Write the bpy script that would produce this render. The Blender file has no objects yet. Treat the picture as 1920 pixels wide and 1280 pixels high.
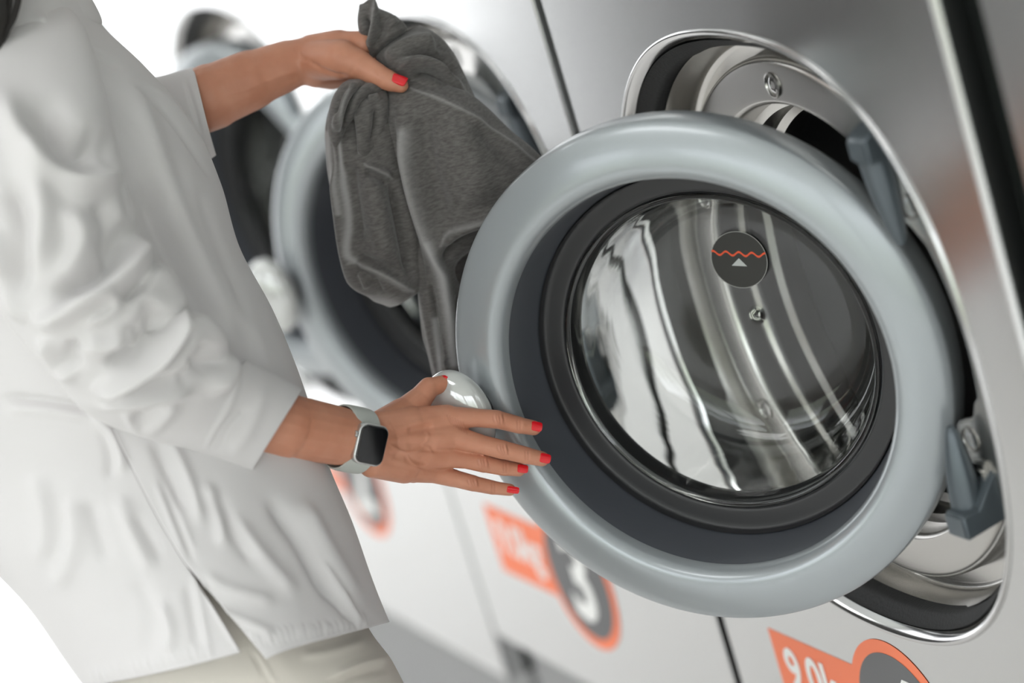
import bpy, bmesh, math, random
import numpy as np
from mathutils import Vector, Matrix
random.seed(3); np.random.seed(3)
C = bpy.context.scene.collection
V = lambda *a: np.array(a, float)

# ------------------------------------------------------------------ camera
F_PX = 5287.8
CAM = V(2.26187758, -1.13950516, 0.74860592)
FW = V(-0.9030719, 0.34437209, -0.25664959)
RT = V(0.41109672, 0.86609089, -0.28440473)
UP = V(-0.12434082, 0.36234573, 0.92371258)
def PX(u, v, d):
    """world point seen at photo pixel u, v at distance d along the view axis"""
    return CAM + d * (FW + RT * (u - 960) / F_PX + UP * (640 - v) / F_PX)
def PXA(u, v, d):
    u = np.asarray(u, float); v = np.asarray(v, float); d = np.asarray(d, float)
    return CAM + d[..., None] * (FW + RT * ((u - 960) / F_PX)[..., None] + UP * ((640 - v) / F_PX)[..., None])
def proj(X):
    d = X - CAM; z = d @ FW
    return 960 + F_PX * (d @ RT) / z, 640 - F_PX * (d @ UP) / z, z

FLOOR = -0.90

# ------------------------------------------------------------------ materials
def mat(name, col, rough=.5, metal=0., **k):
    m = bpy.data.materials.new(name); m.use_nodes = True
    b = m.node_tree.nodes['Principled BSDF']
    b.inputs['Base Color'].default_value = (*col, 1); b.inputs['Roughness'].default_value = rough
    b.inputs['Metallic'].default_value = metal
    for a, v in k.items():
        b.inputs[a.replace('_', ' ')].default_value = v
    return m
def nodes(m): return m.node_tree.nodes, m.node_tree.links, m.node_tree.nodes['Principled BSDF']
def add_noise_bump(m, scale, strength, dist=.001, stretch=(1, 1, 1), detail=3, coord='Object'):
    n, l, b = nodes(m)
    tc = n.new('ShaderNodeTexCoord'); mp = n.new('ShaderNodeMapping'); mp.inputs['Scale'].default_value = stretch
    tx = n.new('ShaderNodeTexNoise'); tx.inputs['Scale'].default_value = scale; tx.inputs['Detail'].default_value = detail
    bu = n.new('ShaderNodeBump'); bu.inputs['Strength'].default_value = strength; bu.inputs['Distance'].default_value = dist
    l.new(tc.outputs[coord], mp.inputs['Vector']); l.new(mp.outputs['Vector'], tx.inputs['Vector'])
    l.new(tx.outputs['Fac'], bu.inputs['Height']); l.new(bu.outputs['Normal'], b.inputs['Normal'])
    return tx
def add_color_noise(m, c1, c2, scale, stretch=(1, 1, 1), lo=.35, hi=.65, detail=4):
    n, l, b = nodes(m)
    tc = n.new('ShaderNodeTexCoord'); mp = n.new('ShaderNodeMapping'); mp.inputs['Scale'].default_value = stretch
    tx = n.new('ShaderNodeTexNoise'); tx.inputs['Scale'].default_value = scale; tx.inputs['Detail'].default_value = detail
    r = n.new('ShaderNodeValToRGB'); e = r.color_ramp.elements
    e[0].position = lo; e[0].color = (*c1, 1); e[1].position = hi; e[1].color = (*c2, 1)
    l.new(tc.outputs['Object'], mp.inputs['Vector']); l.new(mp.outputs['Vector'], tx.inputs['Vector'])
    l.new(tx.outputs['Fac'], r.inputs['Fac']); l.new(r.outputs['Color'], b.inputs['Base Color'])
    return r

M = {}
M['steel'] = mat('brushed_steel', (.66, .665, .665), .20, 1., Anisotropic=.3)
add_noise_bump(M['steel'], 60, .10, .0004, (.6, 8, 30))
_n, _l, _b = nodes(M['steel']); _t = _n.new('ShaderNodeTangent'); _t.direction_type = 'RADIAL'; _t.axis = 'Z'; _l.new(_t.outputs[0], _b.inputs['Tangent'])
M['gap_side'] = mat('gap_shade_side', (.008, .012, .010), .8, 0.)  # near-black colour puts the shade of the gaps into the cabinet sides
M['chrome'] = mat('polished_trim', (.62, .62, .62), .13, 1.)
M['polished'] = mat('polished_recess_steel', (.62, .61, .59), .20, 1.)
add_noise_bump(M['polished'], 14, .05, .001)
M['flange'] = mat('satin_flange_steel', (.56, .55, .53), .27, 1.)
add_noise_bump(M['flange'], 90, .08, .0003, (1, 1, 10))
M['drum'] = mat('drum_steel', (.30, .30, .30), .35, 1.)
M['rubber'] = mat('black_rubber', (.022, .022, .023), .55)
M['rubber_rib'] = mat('ribbed_black_rubber', (.028, .028, .029), .6)
add_noise_bump(M['rubber_rib'], 420, .6, .001, (1, .3, 1))
M['ring'] = mat('silver_grey_paint', (.37, .398, .418), .32, .35, Coat_Weight=.45, Coat_Roughness=.10)
add_noise_bump(M['ring'], 900, .03, .0002)
M['dish'] = mat('dark_grey_plastic', (.080, .086, .100), .33)
M['seal'] = mat('black_seal', (.026, .026, .028), .38)
M['hinge'] = mat('slate_grey_hinge', (.10, .120, .135), .30, .3)
M['glass'] = mat('door_glass', (.97, .99, .98), .0, 0., Transmission_Weight=1., IOR=1.46)
M['knob'] = mat('silver_knob_cap', (.60, .61, .60), .10, .25, Coat_Weight=.8, Coat_Roughness=.03)
M['knobside'] = mat('knob_neck', (.05, .052, .058), .3)
M['orange'] = mat('orange_vinyl', (.95, .225, .10), .5)
M['decalgrey'] = mat('grey_vinyl', (.130, .130, .135), .5)
M['white'] = mat('white_vinyl', (.9, .9, .88), .5)
M['stk_dark'] = mat('sticker_charcoal', (.030, .029, .026), .45)
M['stk_grey'] = mat('sticker_light_grey', (.55, .57, .56), .5)
M['stk_rim'] = mat('sticker_rim', (.35, .35, .33), .4)
M['stk_orange'] = mat('sticker_orange', (.85, .10, .03), .45)
M['display'] = mat('black_panel', (.01, .01, .011), .2)
M['strip'] = mat('gap_cover', (.42, .46, .43), .5)
M['wall'] = mat('wall_paint', (.045, .043, .042), .8); add_noise_bump(M['wall'], 40, .1, .002)
M['wall_light'] = mat('warm_grey_wall_paint', (.42, .385, .365), .8); add_noise_bump(M['wall_light'], 40, .1, .002)
M['ceil'] = mat('ceiling_paint', (.78, .79, .80), .85); add_noise_bump(M['ceil'], 40, .1, .002)
M['floor'] = mat('cream_floor', (.72, .68, .64), .35)
M['plinth'] = mat('grey_plinth', (.30, .30, .30), .55); add_noise_bump(M['plinth'], 120, .2, .001)
M['frame'] = mat('window_frame', (.55, .57, .55), .5)
M['pane'] = mat('window_glass', (1, 1, 1), 0, 0, Transmission_Weight=1., IOR=1.0)
# cream tiles
n, l, b = nodes(M['floor'])
tc = n.new('ShaderNodeTexCoord'); br = n.new('ShaderNodeTexBrick'); br.offset = 0
br.inputs['Color1'].default_value = (.84, .82, .80, 1); br.inputs['Color2'].default_value = (.81, .79, .77, 1); br.inputs['Mortar'].default_value = (.5, .46, .42, 1)
br.inputs['Scale'].default_value = 1.6; br.inputs['Mortar Size'].default_value = .006; br.inputs['Brick Width'].default_value = 1; br.inputs['Row Height'].default_value = 1
l.new(tc.outputs['Object'], br.inputs['Vector']); l.new(br.outputs['Color'], b.inputs['Base Color'])

# ------------------------------------------------------------------ mesh helpers
def link(name, me, mats, parent=None, smooth=True, sharp=40):
    for m in (mats if isinstance(mats, (list, tuple)) else [mats]): me.materials.append(m)
    if smooth and len(me.polygons):
        me.polygons.foreach_set('use_smooth', [True] * len(me.polygons))
        if sharp: me.set_sharp_from_angle(angle=math.radians(sharp))
    me.update()
    o = bpy.data.objects.new(name, me); C.objects.link(o)
    if parent: o.parent = parent
    return o
def mesh_from(name, verts, faces, mi=None):
    me = bpy.data.meshes.new(name)
    me.from_pydata([tuple(map(float, v)) for v in verts], [], faces)
    if mi is not None: me.polygons.foreach_set('material_index', mi)
    return me
def grid_faces(nu, nv, wrap_u=False, wrap_v=False, base=0, flip=False):
    """vertices indexed i*nv+j ; i in nu, j in nv"""
    f = []
    for i in range(nu if wrap_u else nu - 1):
        for j in range(nv if wrap_v else nv - 1):
            a = base + i * nv + j; b_ = base + ((i + 1) % nu) * nv + j
            c = base + ((i + 1) % nu) * nv + (j + 1) % nv; d = base + i * nv + (j + 1) % nv
            f.append((a, d, c, b_) if flip else (a, b_, c, d))
    return f
def lathe(profile, seg=160, sq=0., cx=0., cz=0., closed=False, matidx=None, a0=0, a1=2 * math.pi):
    """surface of revolution about the local y axis. profile: (r, y)"""
    vs = []; full = abs(a1 - a0 - 2 * math.pi) < 1e-6
    n_ = seg if full else seg + 1
    for i in range(n_):
        t = a0 + (a1 - a0) * i / seg
        k = 1 + sq * math.cos(4 * t)
        for r, y in profile: vs.append((cx + r * k * math.cos(t), y, cz + r * k * math.sin(t)))
    fs = grid_faces(n_, len(profile), wrap_u=full, wrap_v=closed)
    mi = None
    if matidx is not None:
        per = len(profile) if closed else len(profile) - 1
        mi = [matidx[k % per] for k in range(len(fs))]
    return vs, fs, mi
def smooth_prof(pts, n=4):
    """Catmull-Rom through the points"""
    P = [np.array(p, float) for p in pts]; P = [2 * P[0] - P[1]] + P + [2 * P[-1] - P[-2]]
    out = []
    for i in range(1, len(P) - 2):
        for k in range(n):
            t = k / n
            out.append(.5 * ((2 * P[i]) + (-P[i - 1] + P[i + 1]) * t + (2 * P[i - 1] - 5 * P[i] + 4 * P[i + 1] - P[i + 2]) * t * t + (-P[i - 1] + 3 * P[i] - 3 * P[i + 1] + P[i + 2]) * t ** 3))
    out.append(P[-2]); return [tuple(p) for p in out]
def box(bm, x0, x1, y0, y1, z0, z1, mi=0):
    v = [bm.verts.new((x, y, z)) for x in (x0, x1) for y in (y0, y1) for z in (z0, z1)]
    for q in ((0, 1, 3, 2), (4, 6, 7, 5), (0, 4, 5, 1), (2, 3, 7, 6), (0, 2, 6, 4), (1, 5, 7, 3)):
        f = bm.faces.new([v[i] for i in q]); f.material_index = mi
def boxobj(name, dims, m, parent=None, bevel=0.):
    bm = bmesh.new(); box(bm, *dims)
    if bevel: bmesh.ops.bevel(bm, geom=list(bm.edges), offset=bevel, segments=2, affect='EDGES')
    bmesh.ops.recalc_face_normals(bm, faces=bm.faces)
    me = bpy.data.meshes.new(name); bm.to_mesh(me); bm.free()
    return link(name, me, m, parent, smooth=bool(bevel), sharp=50)
def prism(bm, poly, axis, a, b_, mi=0):
    """extrude polygon (2D) along axis from a to b"""
    def mk(p, t):
        if axis == 'y': return (p[0], t, p[1])
        if axis == 'z': return (p[0], p[1], t)
        return (t, p[0], p[1])
    A = [bm.verts.new(mk(p, a)) for p in poly]; B = [bm.verts.new(mk(p, b_)) for p in poly]
    fs = [bm.faces.new(A), bm.faces.new(B[::-1])]
    for i in range(len(poly)):
        j = (i + 1) % len(poly); fs.append(bm.faces.new((A[i], B[i], B[j], A[j])))
    for f in fs: f.material_index = mi
def tag(o, label, cat, group=None):
    o['label'] = label; o['category'] = cat
    if group: o['group'] = group
    return o
def struct(o): o['kind'] = 'structure'; return o
def text_mesh(s, size, bold=.0, ext=.0004):
    cu = bpy.data.curves.new('txt', 'FONT'); cu.body = s; cu.size = size; cu.align_x = 'CENTER'; cu.align_y = 'CENTER'; cu.offset = bold; cu.extrude = ext
    ob = bpy.data.objects.new('txt', cu); C.objects.link(ob)
    bpy.context.view_layer.update()
    me = bpy.data.meshes.new_from_object(ob.evaluated_get(bpy.context.evaluated_depsgraph_get()))
    vs = np.array([v.co[:] for v in me.vertices]); fs = [tuple(p.vertices) for p in me.polygons]
    bpy.data.objects.remove(ob); bpy.data.meshes.remove(me); bpy.data.curves.remove(cu)
    return vs, fs

# ------------------------------------------------------------------ washing machine
SQ = -.032
OC = .90                     # height of the door centre above the floor
def make_cabinet_panel(x0, x1, z0, z1, y=0., depth=.78, seg=160, rnd=.002):
    """front sheet with a rounded opening, plus sides, top, back"""
    bm = bmesh.new(); inner = []; outer = []
    for i in range(seg):
        t = 2 * math.pi * i / seg; k = 1 + SQ * math.cos(4 * t)
        inner.append(bm.verts.new((.311 * k * math.cos(t), y, .311 * k * math.sin(t))))
        c, s = math.cos(t), math.sin(t)
        kx = ((x1 - rnd) if c > 0 else (x0 + rnd)) / c if abs(c) > 1e-6 else 1e9
        kz = (z1 if s > 0 else z0) / s if abs(s) > 1e-6 else 1e9
        q = min(abs(kx), abs(kz)); outer.append(bm.verts.new((q * c, y, q * s)))
    for i in range(seg):
        j = (i + 1) % seg; bm.faces.new((inner[i], inner[j], outer[j], outer[i]))
    # exact corners
    for cx, cz in ((x1 - rnd, z1), (x0 + rnd, z1), (x0 + rnd, z0), (x1 - rnd, z0)):
        a = math.atan2(cz, cx) % (2 * math.pi); i = int(a / (2 * math.pi) * seg) % seg; j = (i + 1) % seg
        v = bm.verts.new((cx, y, cz)); bm.faces.new((outer[i], outer[j], v))
    for f in bm.faces:
        f.smooth = False
    # rounded vertical edges and sides
    for sx, X in ((-1, x0), (1, x1)):
        pr = [(X - sx * rnd * (1 - math.sin(a)), y + rnd * (1 - math.cos(a))) for a in (0, .4, .8, 1.2, math.pi / 2)] + [(X, y + .03), (X, y + depth)]
        cols = [[bm.verts.new((px, py, z)) for z in (z0, z1)] for px, py in pr]
        for k in range(len(cols) - 1):
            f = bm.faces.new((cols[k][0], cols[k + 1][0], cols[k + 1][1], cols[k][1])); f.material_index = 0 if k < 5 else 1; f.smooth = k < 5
    for z, fl in ((z1, 1), (z0, 0)):
        q = [bm.verts.new((x, yy, z)) for x, yy in ((x0 + rnd, y), (x1 - rnd, y), (x1, y + rnd), (x1, y + depth), (x0, y + depth), (x0, y + rnd))]
        bm.faces.new(q)
    q = [bm.verts.new((x, y + depth, z)) for x, z in ((x0, z0), (x1, z0), (x1, z1), (x0, z1))]; f = bm.faces.new(q); f.material_index = 1
    bmesh.ops.remove_doubles(bm, verts=bm.verts, dist=1e-5)
    bmesh.ops.recalc_face_normals(bm, faces=bm.faces)
    me = bpy.data.meshes.new('cabinet'); bm.to_mesh(me); bm.free(); return me

def screw_mesh():
    vs, fs, mi = [], [], []
    def add(pr, m):
        v, f, _ = lathe(pr, 28); b0 = len(vs); vs.extend(v); fs.extend([tuple(i + b0 for i in q) for q in f]); mi.extend([m] * len(f))
    add([(.0125, .0), (.0122, -.0012), (.0112, -.0014), (.0102, .0), (.0098, .003), (.0085, .0042)], 0)
    add([(.0085, .0042), (.0083, .0012), (.0078, .0004), (.006, -.0001), (.0042, 0), (.0040, .001), (.0036, .003), (.0001, .0032)], 1)
    return vs, fs, mi
KW = 'washing machines in the row'
def build_door(parent, phi, loc):
    """door: ring with dish, seal, bowl, knob, sticker and strap as children"""
    prof = smooth_prof([(.232, .040), (.244, .037), (.2475, .030)], 3)[:-1] + [(.2485, .028), (.2488, .012), (.2482, .004)] + \
        smooth_prof([(.2478, .0015), (.2462, -.0015), (.240, -.0055), (.230, -.0095), (.219, -.0125), (.208, -.0135), (.2005, -.0115), (.1955, -.0062), (.1932, .0005), (.1926, .006)], 5) + [(.1926, .040), (.232, .040)]
    vs, fs, mi = lathe(prof, 220)
    d = link('door', mesh_from('door', vs, fs), M['ring'], parent, sharp=50)
    d.location = loc; d.rotation_euler = (0, 0, phi)
    vs, fs, mi = lathe(smooth_prof([(.1927, .004), (.1908, .012), (.1875, .030), (.1845, .046), (.1825, .058)], 4) + [(.178, .064)], 200)
    link('door_dish', mesh_from('door_dish', vs, fs), M['dish'], d, sharp=45)
    vs, fs, mi = lathe([(.1822, .050), (.1816, .0570)] + smooth_prof([(.1800, .0590), (.176, .0596), (.168, .0598), (.162, .0602), (.1602, .0618)], 3) + [(.1598, .066), (.1590, .066), (.1580, .0645), (.1565, .0650), (.1550, .078), (.1560, .085), (.179, .085)], 200)
    link('door_seal', mesh_from('door_seal', vs, fs), M['seal'], d, sharp=45)
    outer = smooth_prof([(.1590, .060), (.1570, .066), (.1545, .085), (.1500, .110), (.1410, .140), (.124, .1580), (.095, .1640), (.050, .1655), (.0001, .1660)], 5)
    inner = smooth_prof([(.0001, .1600), (.050, .1595), (.093, .1580), (.118, .1520), (.1345, .1355), (.1435, .108), (.1485, .084), (.1515, .066), (.1545, .0595), (.1585, .0588)], 5)
    vs, fs, mi = lathe(outer + inner, 200, closed=True)
    bm = bmesh.new(); me = mesh_from('door_glass', vs, fs); bm.from_mesh(me); bmesh.ops.remove_doubles(bm, verts=bm.verts, dist=1e-4); bmesh.ops.recalc_face_normals(bm, faces=bm.faces); bm.to_mesh(me); bm.free()
    link('door_glass', me, M['glass'], d, sharp=0)
    # knob: oval cap on a neck, at nine o'clock
    def ell(t, ph): return None
    vs = []; fs = []; mi = []
    nu, nv = 48, 24; kx, kz, ky = .037, .048, .019; cx, cy, cz = -.2405, -.030, .003
    for i in range(nu):
        t = 2 * math.pi * i / nu
        for j in range(nv + 1):
            ph = -math.pi / 2 + math.pi * j / nv
            rr = math.cos(ph) ** .72 if math.cos(ph) > 1e-9 else 0
            yy = cy - (ky if ph > 0 else .010) * (math.sin(ph))
            vs.append((cx + kx * rr * math.cos(t), yy, cz + kz * rr * math.sin(t)))
    fs += grid_faces(nu, nv + 1, wrap_u=True)
    kn = link('knob', mesh_from('knob', vs, fs), M['knob'], d, sharp=0)
    v2, f2, _ = lathe(smooth_prof([(.026, .004), (.020, -.008), (.019, -.020), (.021, -.028)], 3), 32, cx=cx + .010, cz=cz)
    link('knob_neck', mesh_from('knob_neck', v2, f2), M['knobside'], kn)
    # level sticker on the back of the bowl
    stk(d)
    return d
def stk(d):
    R_ = .0292; rot = -.20; cx, cz, y0 = .0, .0595, .1572
    vs = []; fs = []; mi = []
    def add(pts, y, m):
        b0 = len(vs)
        for x, z in pts:
            xr = x * math.cos(rot) - z * math.sin(rot); zr = x * math.sin(rot) + z * math.cos(rot)
            vs.append((cx + xr, y, cz + zr))
        fs.append(tuple(range(b0, b0 + len(pts)))); mi.append(m)
    circ = lambda r: [(r * math.cos(2 * math.pi * i / 96), r * math.sin(2 * math.pi * i / 96)) for i in range(96)]
    add(circ(R_), y0, 0); add(circ(R_ * .975), y0 - .00025, 1)
    N_ = 96; top = []; bot = []
    for i in range(N_ + 1):
        x = -R_ * .955 + 2 * R_ * .955 * i / N_; z = .0062 + .0019 * math.sin(x / R_ * math.pi * 4.35 + 1.35)
        top.append((x, z + .0011)); bot.append((x, z - .0011))
    for i in range(N_): add([bot[i], bot[i + 1], top[i + 1], top[i]], y0 - .0005, 2)
    add([(-.0080, -.0062), (.0080, -.0062), (0, .0018)], y0 - .0005, 3)
    link('level_sticker', mesh_from('level_sticker', vs, fs, mi), [M['stk_rim'], M['stk_dark'], M['stk_orange'], M['stk_grey']], d, smooth=False)

def tag_decal(parent, number, text):
    vs = []; fs = []; mi = []
    cx, cz, R_ = -.004, -.4110, .0955
    def disc(r, y, m):
        b0 = len(vs); vs.extend([(cx + r * math.cos(2 * math.pi * i / 90), y, cz + r * math.sin(2 * math.pi * i / 90)) for i in range(90)]); fs.append(tuple(range(b0, b0 + 90))); mi.append(m)
    disc(R_, -.0006, 0); disc(R_ * .855, -.0010, 1)
    tv, tf = text_mesh(number, .158, .0045)
    tv = tv - [(tv[:, 0].min() + tv[:, 0].max()) / 2, (tv[:, 1].min() + tv[:, 1].max()) / 2, 0]
    b0 = len(vs); vs.extend([(cx + v[0], -.0014 - v[2] * .5, cz + v[1]) for v in tv]); fs.extend([tuple(i + b0 for i in f) for f in tf]); mi.extend([2] * len(tf))
    link('number_decal', mesh_from('number_decal', vs, fs, mi), [M['orange'], M['decalgrey'], M['white']], parent, smooth=False)
    vs = [(-.256, -.0003, -.361), (-.256, -.0003, -.456), (-.06, -.0003, -.456), (-.06, -.0003, -.361)]; fs = [(0, 1, 2, 3)]; mi = [0]
    tv, tf = text_mesh(text, .066, .0016)
    tv = tv - [(tv[:, 0].min() + tv[:, 0].max()) / 2, (tv[:, 1].min() + tv[:, 1].max()) / 2, 0]
    b0 = 4; vs.extend([(-.170 + v[0] * .92, -.0010 - v[2] * .5, -.408 + v[1]) for v in tv]); fs.extend([tuple(i + b0 for i in f) for f in tf]); mi.extend([1] * len(tf))
    link('capacity_decal', mesh_from('capacity_decal', vs, fs, mi), [M['orange'], M['white']], parent, smooth=False)

def hinge_meshes(s):
    """hinge: bracket on the flange reaching forward to the pivot, with the tapered door strap. s=+1 upper, -1 lower"""
    bm = bmesh.new()
    if s < 0: pl = [(-.010, -.166), (.050, -.160), (.056, -.150), (.056, -.104), (.040, -.104), (.034, -.112), (.008, -.142), (-.010, -.142)]
    else: pl = [(-.010, .186), (.056, .176), (.056, .214), (.030, .222), (.004, .216), (-.010, .208)]
    prism(bm, pl, 'x', .176, .208)
    bmesh.ops.translate(bm, verts=bm.verts, vec=(0, .009 if s < 0 else .011, 0))
    bmesh.ops.recalc_face_normals(bm, faces=bm.faces)
    bmesh.ops.bevel(bm, geom=list(bm.edges), offset=.0028, segments=3, affect='EDGES', clamp_overlap=True)
    me = bpy.data.meshes.new('hinge'); bm.to_mesh(me); bm.free()
    return me

def make_machine(x0w, number, label, z0=-.575, xl=-.366, xr=.358, phi=math.radians(38.43), dl=(-.0216, -.1052, 0), rnd=.002):
    root = bpy.data.objects.new('washing_machine', None); C.objects.link(root)
    root.location = (x0w, 0, FLOOR)
    tag(root, label, 'washing machine', KW)
    # all parts are made around the door centre; a shared offset lifts them
    def up(o): o.location = (o.location[0], o.location[1], o.location[2] + OC); return o
    up(link('cabinet', make_cabinet_panel(xl, xr, z0, .62, rnd=rnd), [M['steel'], M['gap_side']], root, smooth=False))
    up(boxobj('base_plinth', (xl + .01, xr - .01, .035, .70, -OC, z0 - .001), M['plinth'], root))
    up(boxobj('control_panel', (xl + .05, xr - .05, -.006, .02, .46, .57), M['display'], root, .004))
    vs, fs, mi = lathe(smooth_prof([(.3132, .0005), (.3126, -.0016), (.3105, -.0026), (.3070, -.0014), (.3035, .0024), (.3005, .0075), (.2992, .0120)], 4), 220, SQ)
    up(link('door_trim', mesh_from('door_trim', vs, fs), M['chrome'], root, sharp=0))
    vs, fs, mi = lathe([(.2998, .006), (.2990, .0085), (.2930, .0150), (.2918, .0172), (.2900, .0190), (.2885, .0220), (.2880, .0240), (.2872, .0340)], 200, SQ)
    up(link('gasket', mesh_from('gasket', vs, fs), M['rubber_rib'], root, sharp=30))
    vs, fs, mi = lathe([(.2880, .030), (.2860, .040), (.2840, .056)] + smooth_prof([(.2835, .060), (.281, .064), (.276, .066)], 3) + [(.250, .066)], 200, SQ * .6)
    up(link('recess_wall', mesh_from('recess_wall', vs, fs), M['polished'], root, sharp=35))
    fl = smooth_prof([(.2610, .066), (.2608, .052), (.2596, .0455), (.2560, .0418), (.2500, .0410)], 4)[:-1] + smooth_prof([(.2500, .0410), (.2230, .0410), (.2180, .0418), (.2150, .0460), (.2142, .056)], 4) + [(.2142, .080)]
    vs, fs, mi = lathe(fl, 200)
    fo = up(link('flange', mesh_from('flange', vs, fs), M['flange'], root, sharp=60))
    for pl in ([(.160, -.112), (.212, -.112), (.236, -.090), (.240, -.050), (.222, -.040), (.206, -.048), (.196, -.066), (.166, -.074)],
               [(.160, .160), (.196, .172), (.224, .150), (.240, .110), (.216, .084), (.200, .092), (.180, .110), (.164, .120)]):
        bm = bmesh.new(); prism(bm, pl, 'y', .0408, .052)
        bmesh.ops.recalc_face_normals(bm, faces=bm.faces); bmesh.ops.bevel(bm, geom=list(bm.edges), offset=.002, segments=2, affect='EDGES', clamp_overlap=True)
        pm = bpy.data.meshes.new('hinge_plate'); bm.to_mesh(pm); bm.free(); up(link('hinge_plate', pm, M['flange'], root, sharp=50))
    sv, sf, sm = screw_mesh()
    for (sx, sz) in ((0., .235), (.184, .132), (.184, -.088), (-.2, .12), (-.2, -.12)):
        so = link('screw', mesh_from('screw', sv, sf, sm), [M['flange'], M['chrome']], fo, sharp=30)
        so.location = (sx, .0405, sz)
    vs, fs, mi = lathe([(.2142, .070), (.206, .072), (.2045, .078), (.2050, .095), (.198, .100), (.1965, .108), (.199, .125), (.212, .130)], 160)
    up(link('inner_lip', mesh_from('inner_lip', vs, fs), M['polished'], root, sharp=40))
    vs, fs, mi = lathe([(.212, .130), (.30, .135), (.31, .15), (.31, .52), (.29, .55), (.001, .56)], 120)
    up(link('drum', mesh_from('drum', vs, fs), M['drum'], root, sharp=40))
    for s in (1, -1):
        ho = up(link('hinge', hinge_meshes(s), M['hinge'], root, sharp=40))
        z_a, z_b = (.184, .104) if s > 0 else (-.146, -.070)
        pr = smooth_prof([(.001, z_a), (.0155, z_a), (.0165, z_a + (z_b - z_a) * .06), (.0150, z_a + (z_b - z_a) * .4), (.0095, z_a + (z_b - z_a) * .8), (.0050, z_b), (.0002, z_b)], 3)
        bv = [(.184 + r * math.cos(t * math.pi / 16), .021 + r * .85 * math.sin(t * math.pi / 16) + abs(z - z_a) * .05, z) for t in range(32) for r, z in pr]
        link('hinge_barrel', mesh_from('hinge_barrel', bv, grid_faces(32, len(pr), wrap_u=True)), M['hinge'], ho, sharp=50)
    so = link('screw', mesh_from('screw', sv, sf, sm), [M['flange'], M['chrome']], ho, sharp=30); so.location = (.193, .036, -.121); so.scale = (.7, 1.6, .7)
    bb = boxobj('bracket_block', (.178, .204, .036, .056, -.136, -.106), M['flange'], ho, .002)
    tag_decal_root = bpy.data.objects.new('x', None)
    before = set(root.children)
    tag_decal(root, number, '9.0kg')
    for o in root.children:
        if o not in before: up(o)
    bpy.data.objects.remove(tag_decal_root)
    up(build_door(root, phi, dl))
    return root
# ------------------------------------------------------------------ cloth and skin materials
M['shirt'] = mat('white_cotton', (.665, .645, .65), .75, 0, Sheen_Weight=.15)
add_noise_bump(M['shirt'], 700, .12, .0004, (1, 1, 1), 2)
M['trousers'] = mat('cream_twill', (.66, .62, .56), .8); add_noise_bump(M['trousers'], 900, .15, .0004)
M['garment'] = mat('washed_grey_jersey', (.08, .078, .075), .9, 0, Sheen_Weight=.25)
add_color_noise(M['garment'], (.078, .071, .068), (.150, .141, .135), 150, (1, 1, 3.5), .3, .7, 5)
_n, _l, _b = nodes(M['garment']); _a = _n.new('ShaderNodeAttribute'); _a.attribute_name = 'pale_lines'; _mx = _n.new('ShaderNodeMix'); _mx.data_type = 'RGBA'  # lighter tone along the garment's fold ridges and edges
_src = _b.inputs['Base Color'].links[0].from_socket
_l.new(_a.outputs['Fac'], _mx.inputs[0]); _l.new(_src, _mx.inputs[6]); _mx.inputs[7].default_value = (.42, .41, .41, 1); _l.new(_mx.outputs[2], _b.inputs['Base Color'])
_t = _n.new('ShaderNodeTexNoise'); _t.inputs['Scale'].default_value = 500; _bu = _n.new('ShaderNodeBump'); _bu.inputs['Strength'].default_value = .3; _bu.inputs['Distance'].default_value = .0006
_l.new(_t.outputs['Fac'], _bu.inputs['Height']); _l.new(_bu.outputs['Normal'], _b.inputs['Normal'])
M['skin'] = mat('skin', (.50, .25, .155), .45, 0, Subsurface_Weight=.12, Subsurface_Scale=.004)
M['skin'].node_tree.nodes['Principled BSDF'].inputs['Subsurface Radius'].default_value = (1, .35, .2)
_r = add_color_noise(M['skin'], (.54, .225, .135), (.64, .30, .195), 30, (1, 1, 1), .3, .7, 5)
_n, _l, _b = nodes(M['skin']); _t = _n.new('ShaderNodeTexVoronoi'); _t.inputs['Scale'].default_value = 900; _bu = _n.new('ShaderNodeBump'); _bu.inputs['Strength'].default_value = .12; _bu.inputs['Distance'].default_value = .0004
_l.new(_t.outputs['Distance'], _bu.inputs['Height']); _l.new(_bu.outputs['Normal'], _b.inputs['Normal'])
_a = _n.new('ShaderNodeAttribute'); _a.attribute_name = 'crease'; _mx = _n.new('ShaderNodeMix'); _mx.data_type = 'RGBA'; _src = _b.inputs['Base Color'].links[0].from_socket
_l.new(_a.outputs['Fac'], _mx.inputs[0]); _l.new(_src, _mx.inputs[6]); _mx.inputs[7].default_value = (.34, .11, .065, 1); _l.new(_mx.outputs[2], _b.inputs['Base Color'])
M['nail'] = mat('red_nail_varnish', (.80, .012, .022), .16, 0, Coat_Weight=.6)
M['hair'] = mat('dark_hair', (.012, .009, .008), .45)
M['strap'] = mat('pale_grey_silicone', (.50, .52, .49), .5)
M['case'] = mat('watch_aluminium', (.62, .62, .61), .25, .9)
M['screen'] = mat('watch_glass_black', (.004, .004, .005), .07, 0, Coat_Weight=.5)
M['lips'] = mat('lips', (.40, .12, .10), .4)
M['shoe'] = mat('white_shoe', (.7, .69, .67), .5)

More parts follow.
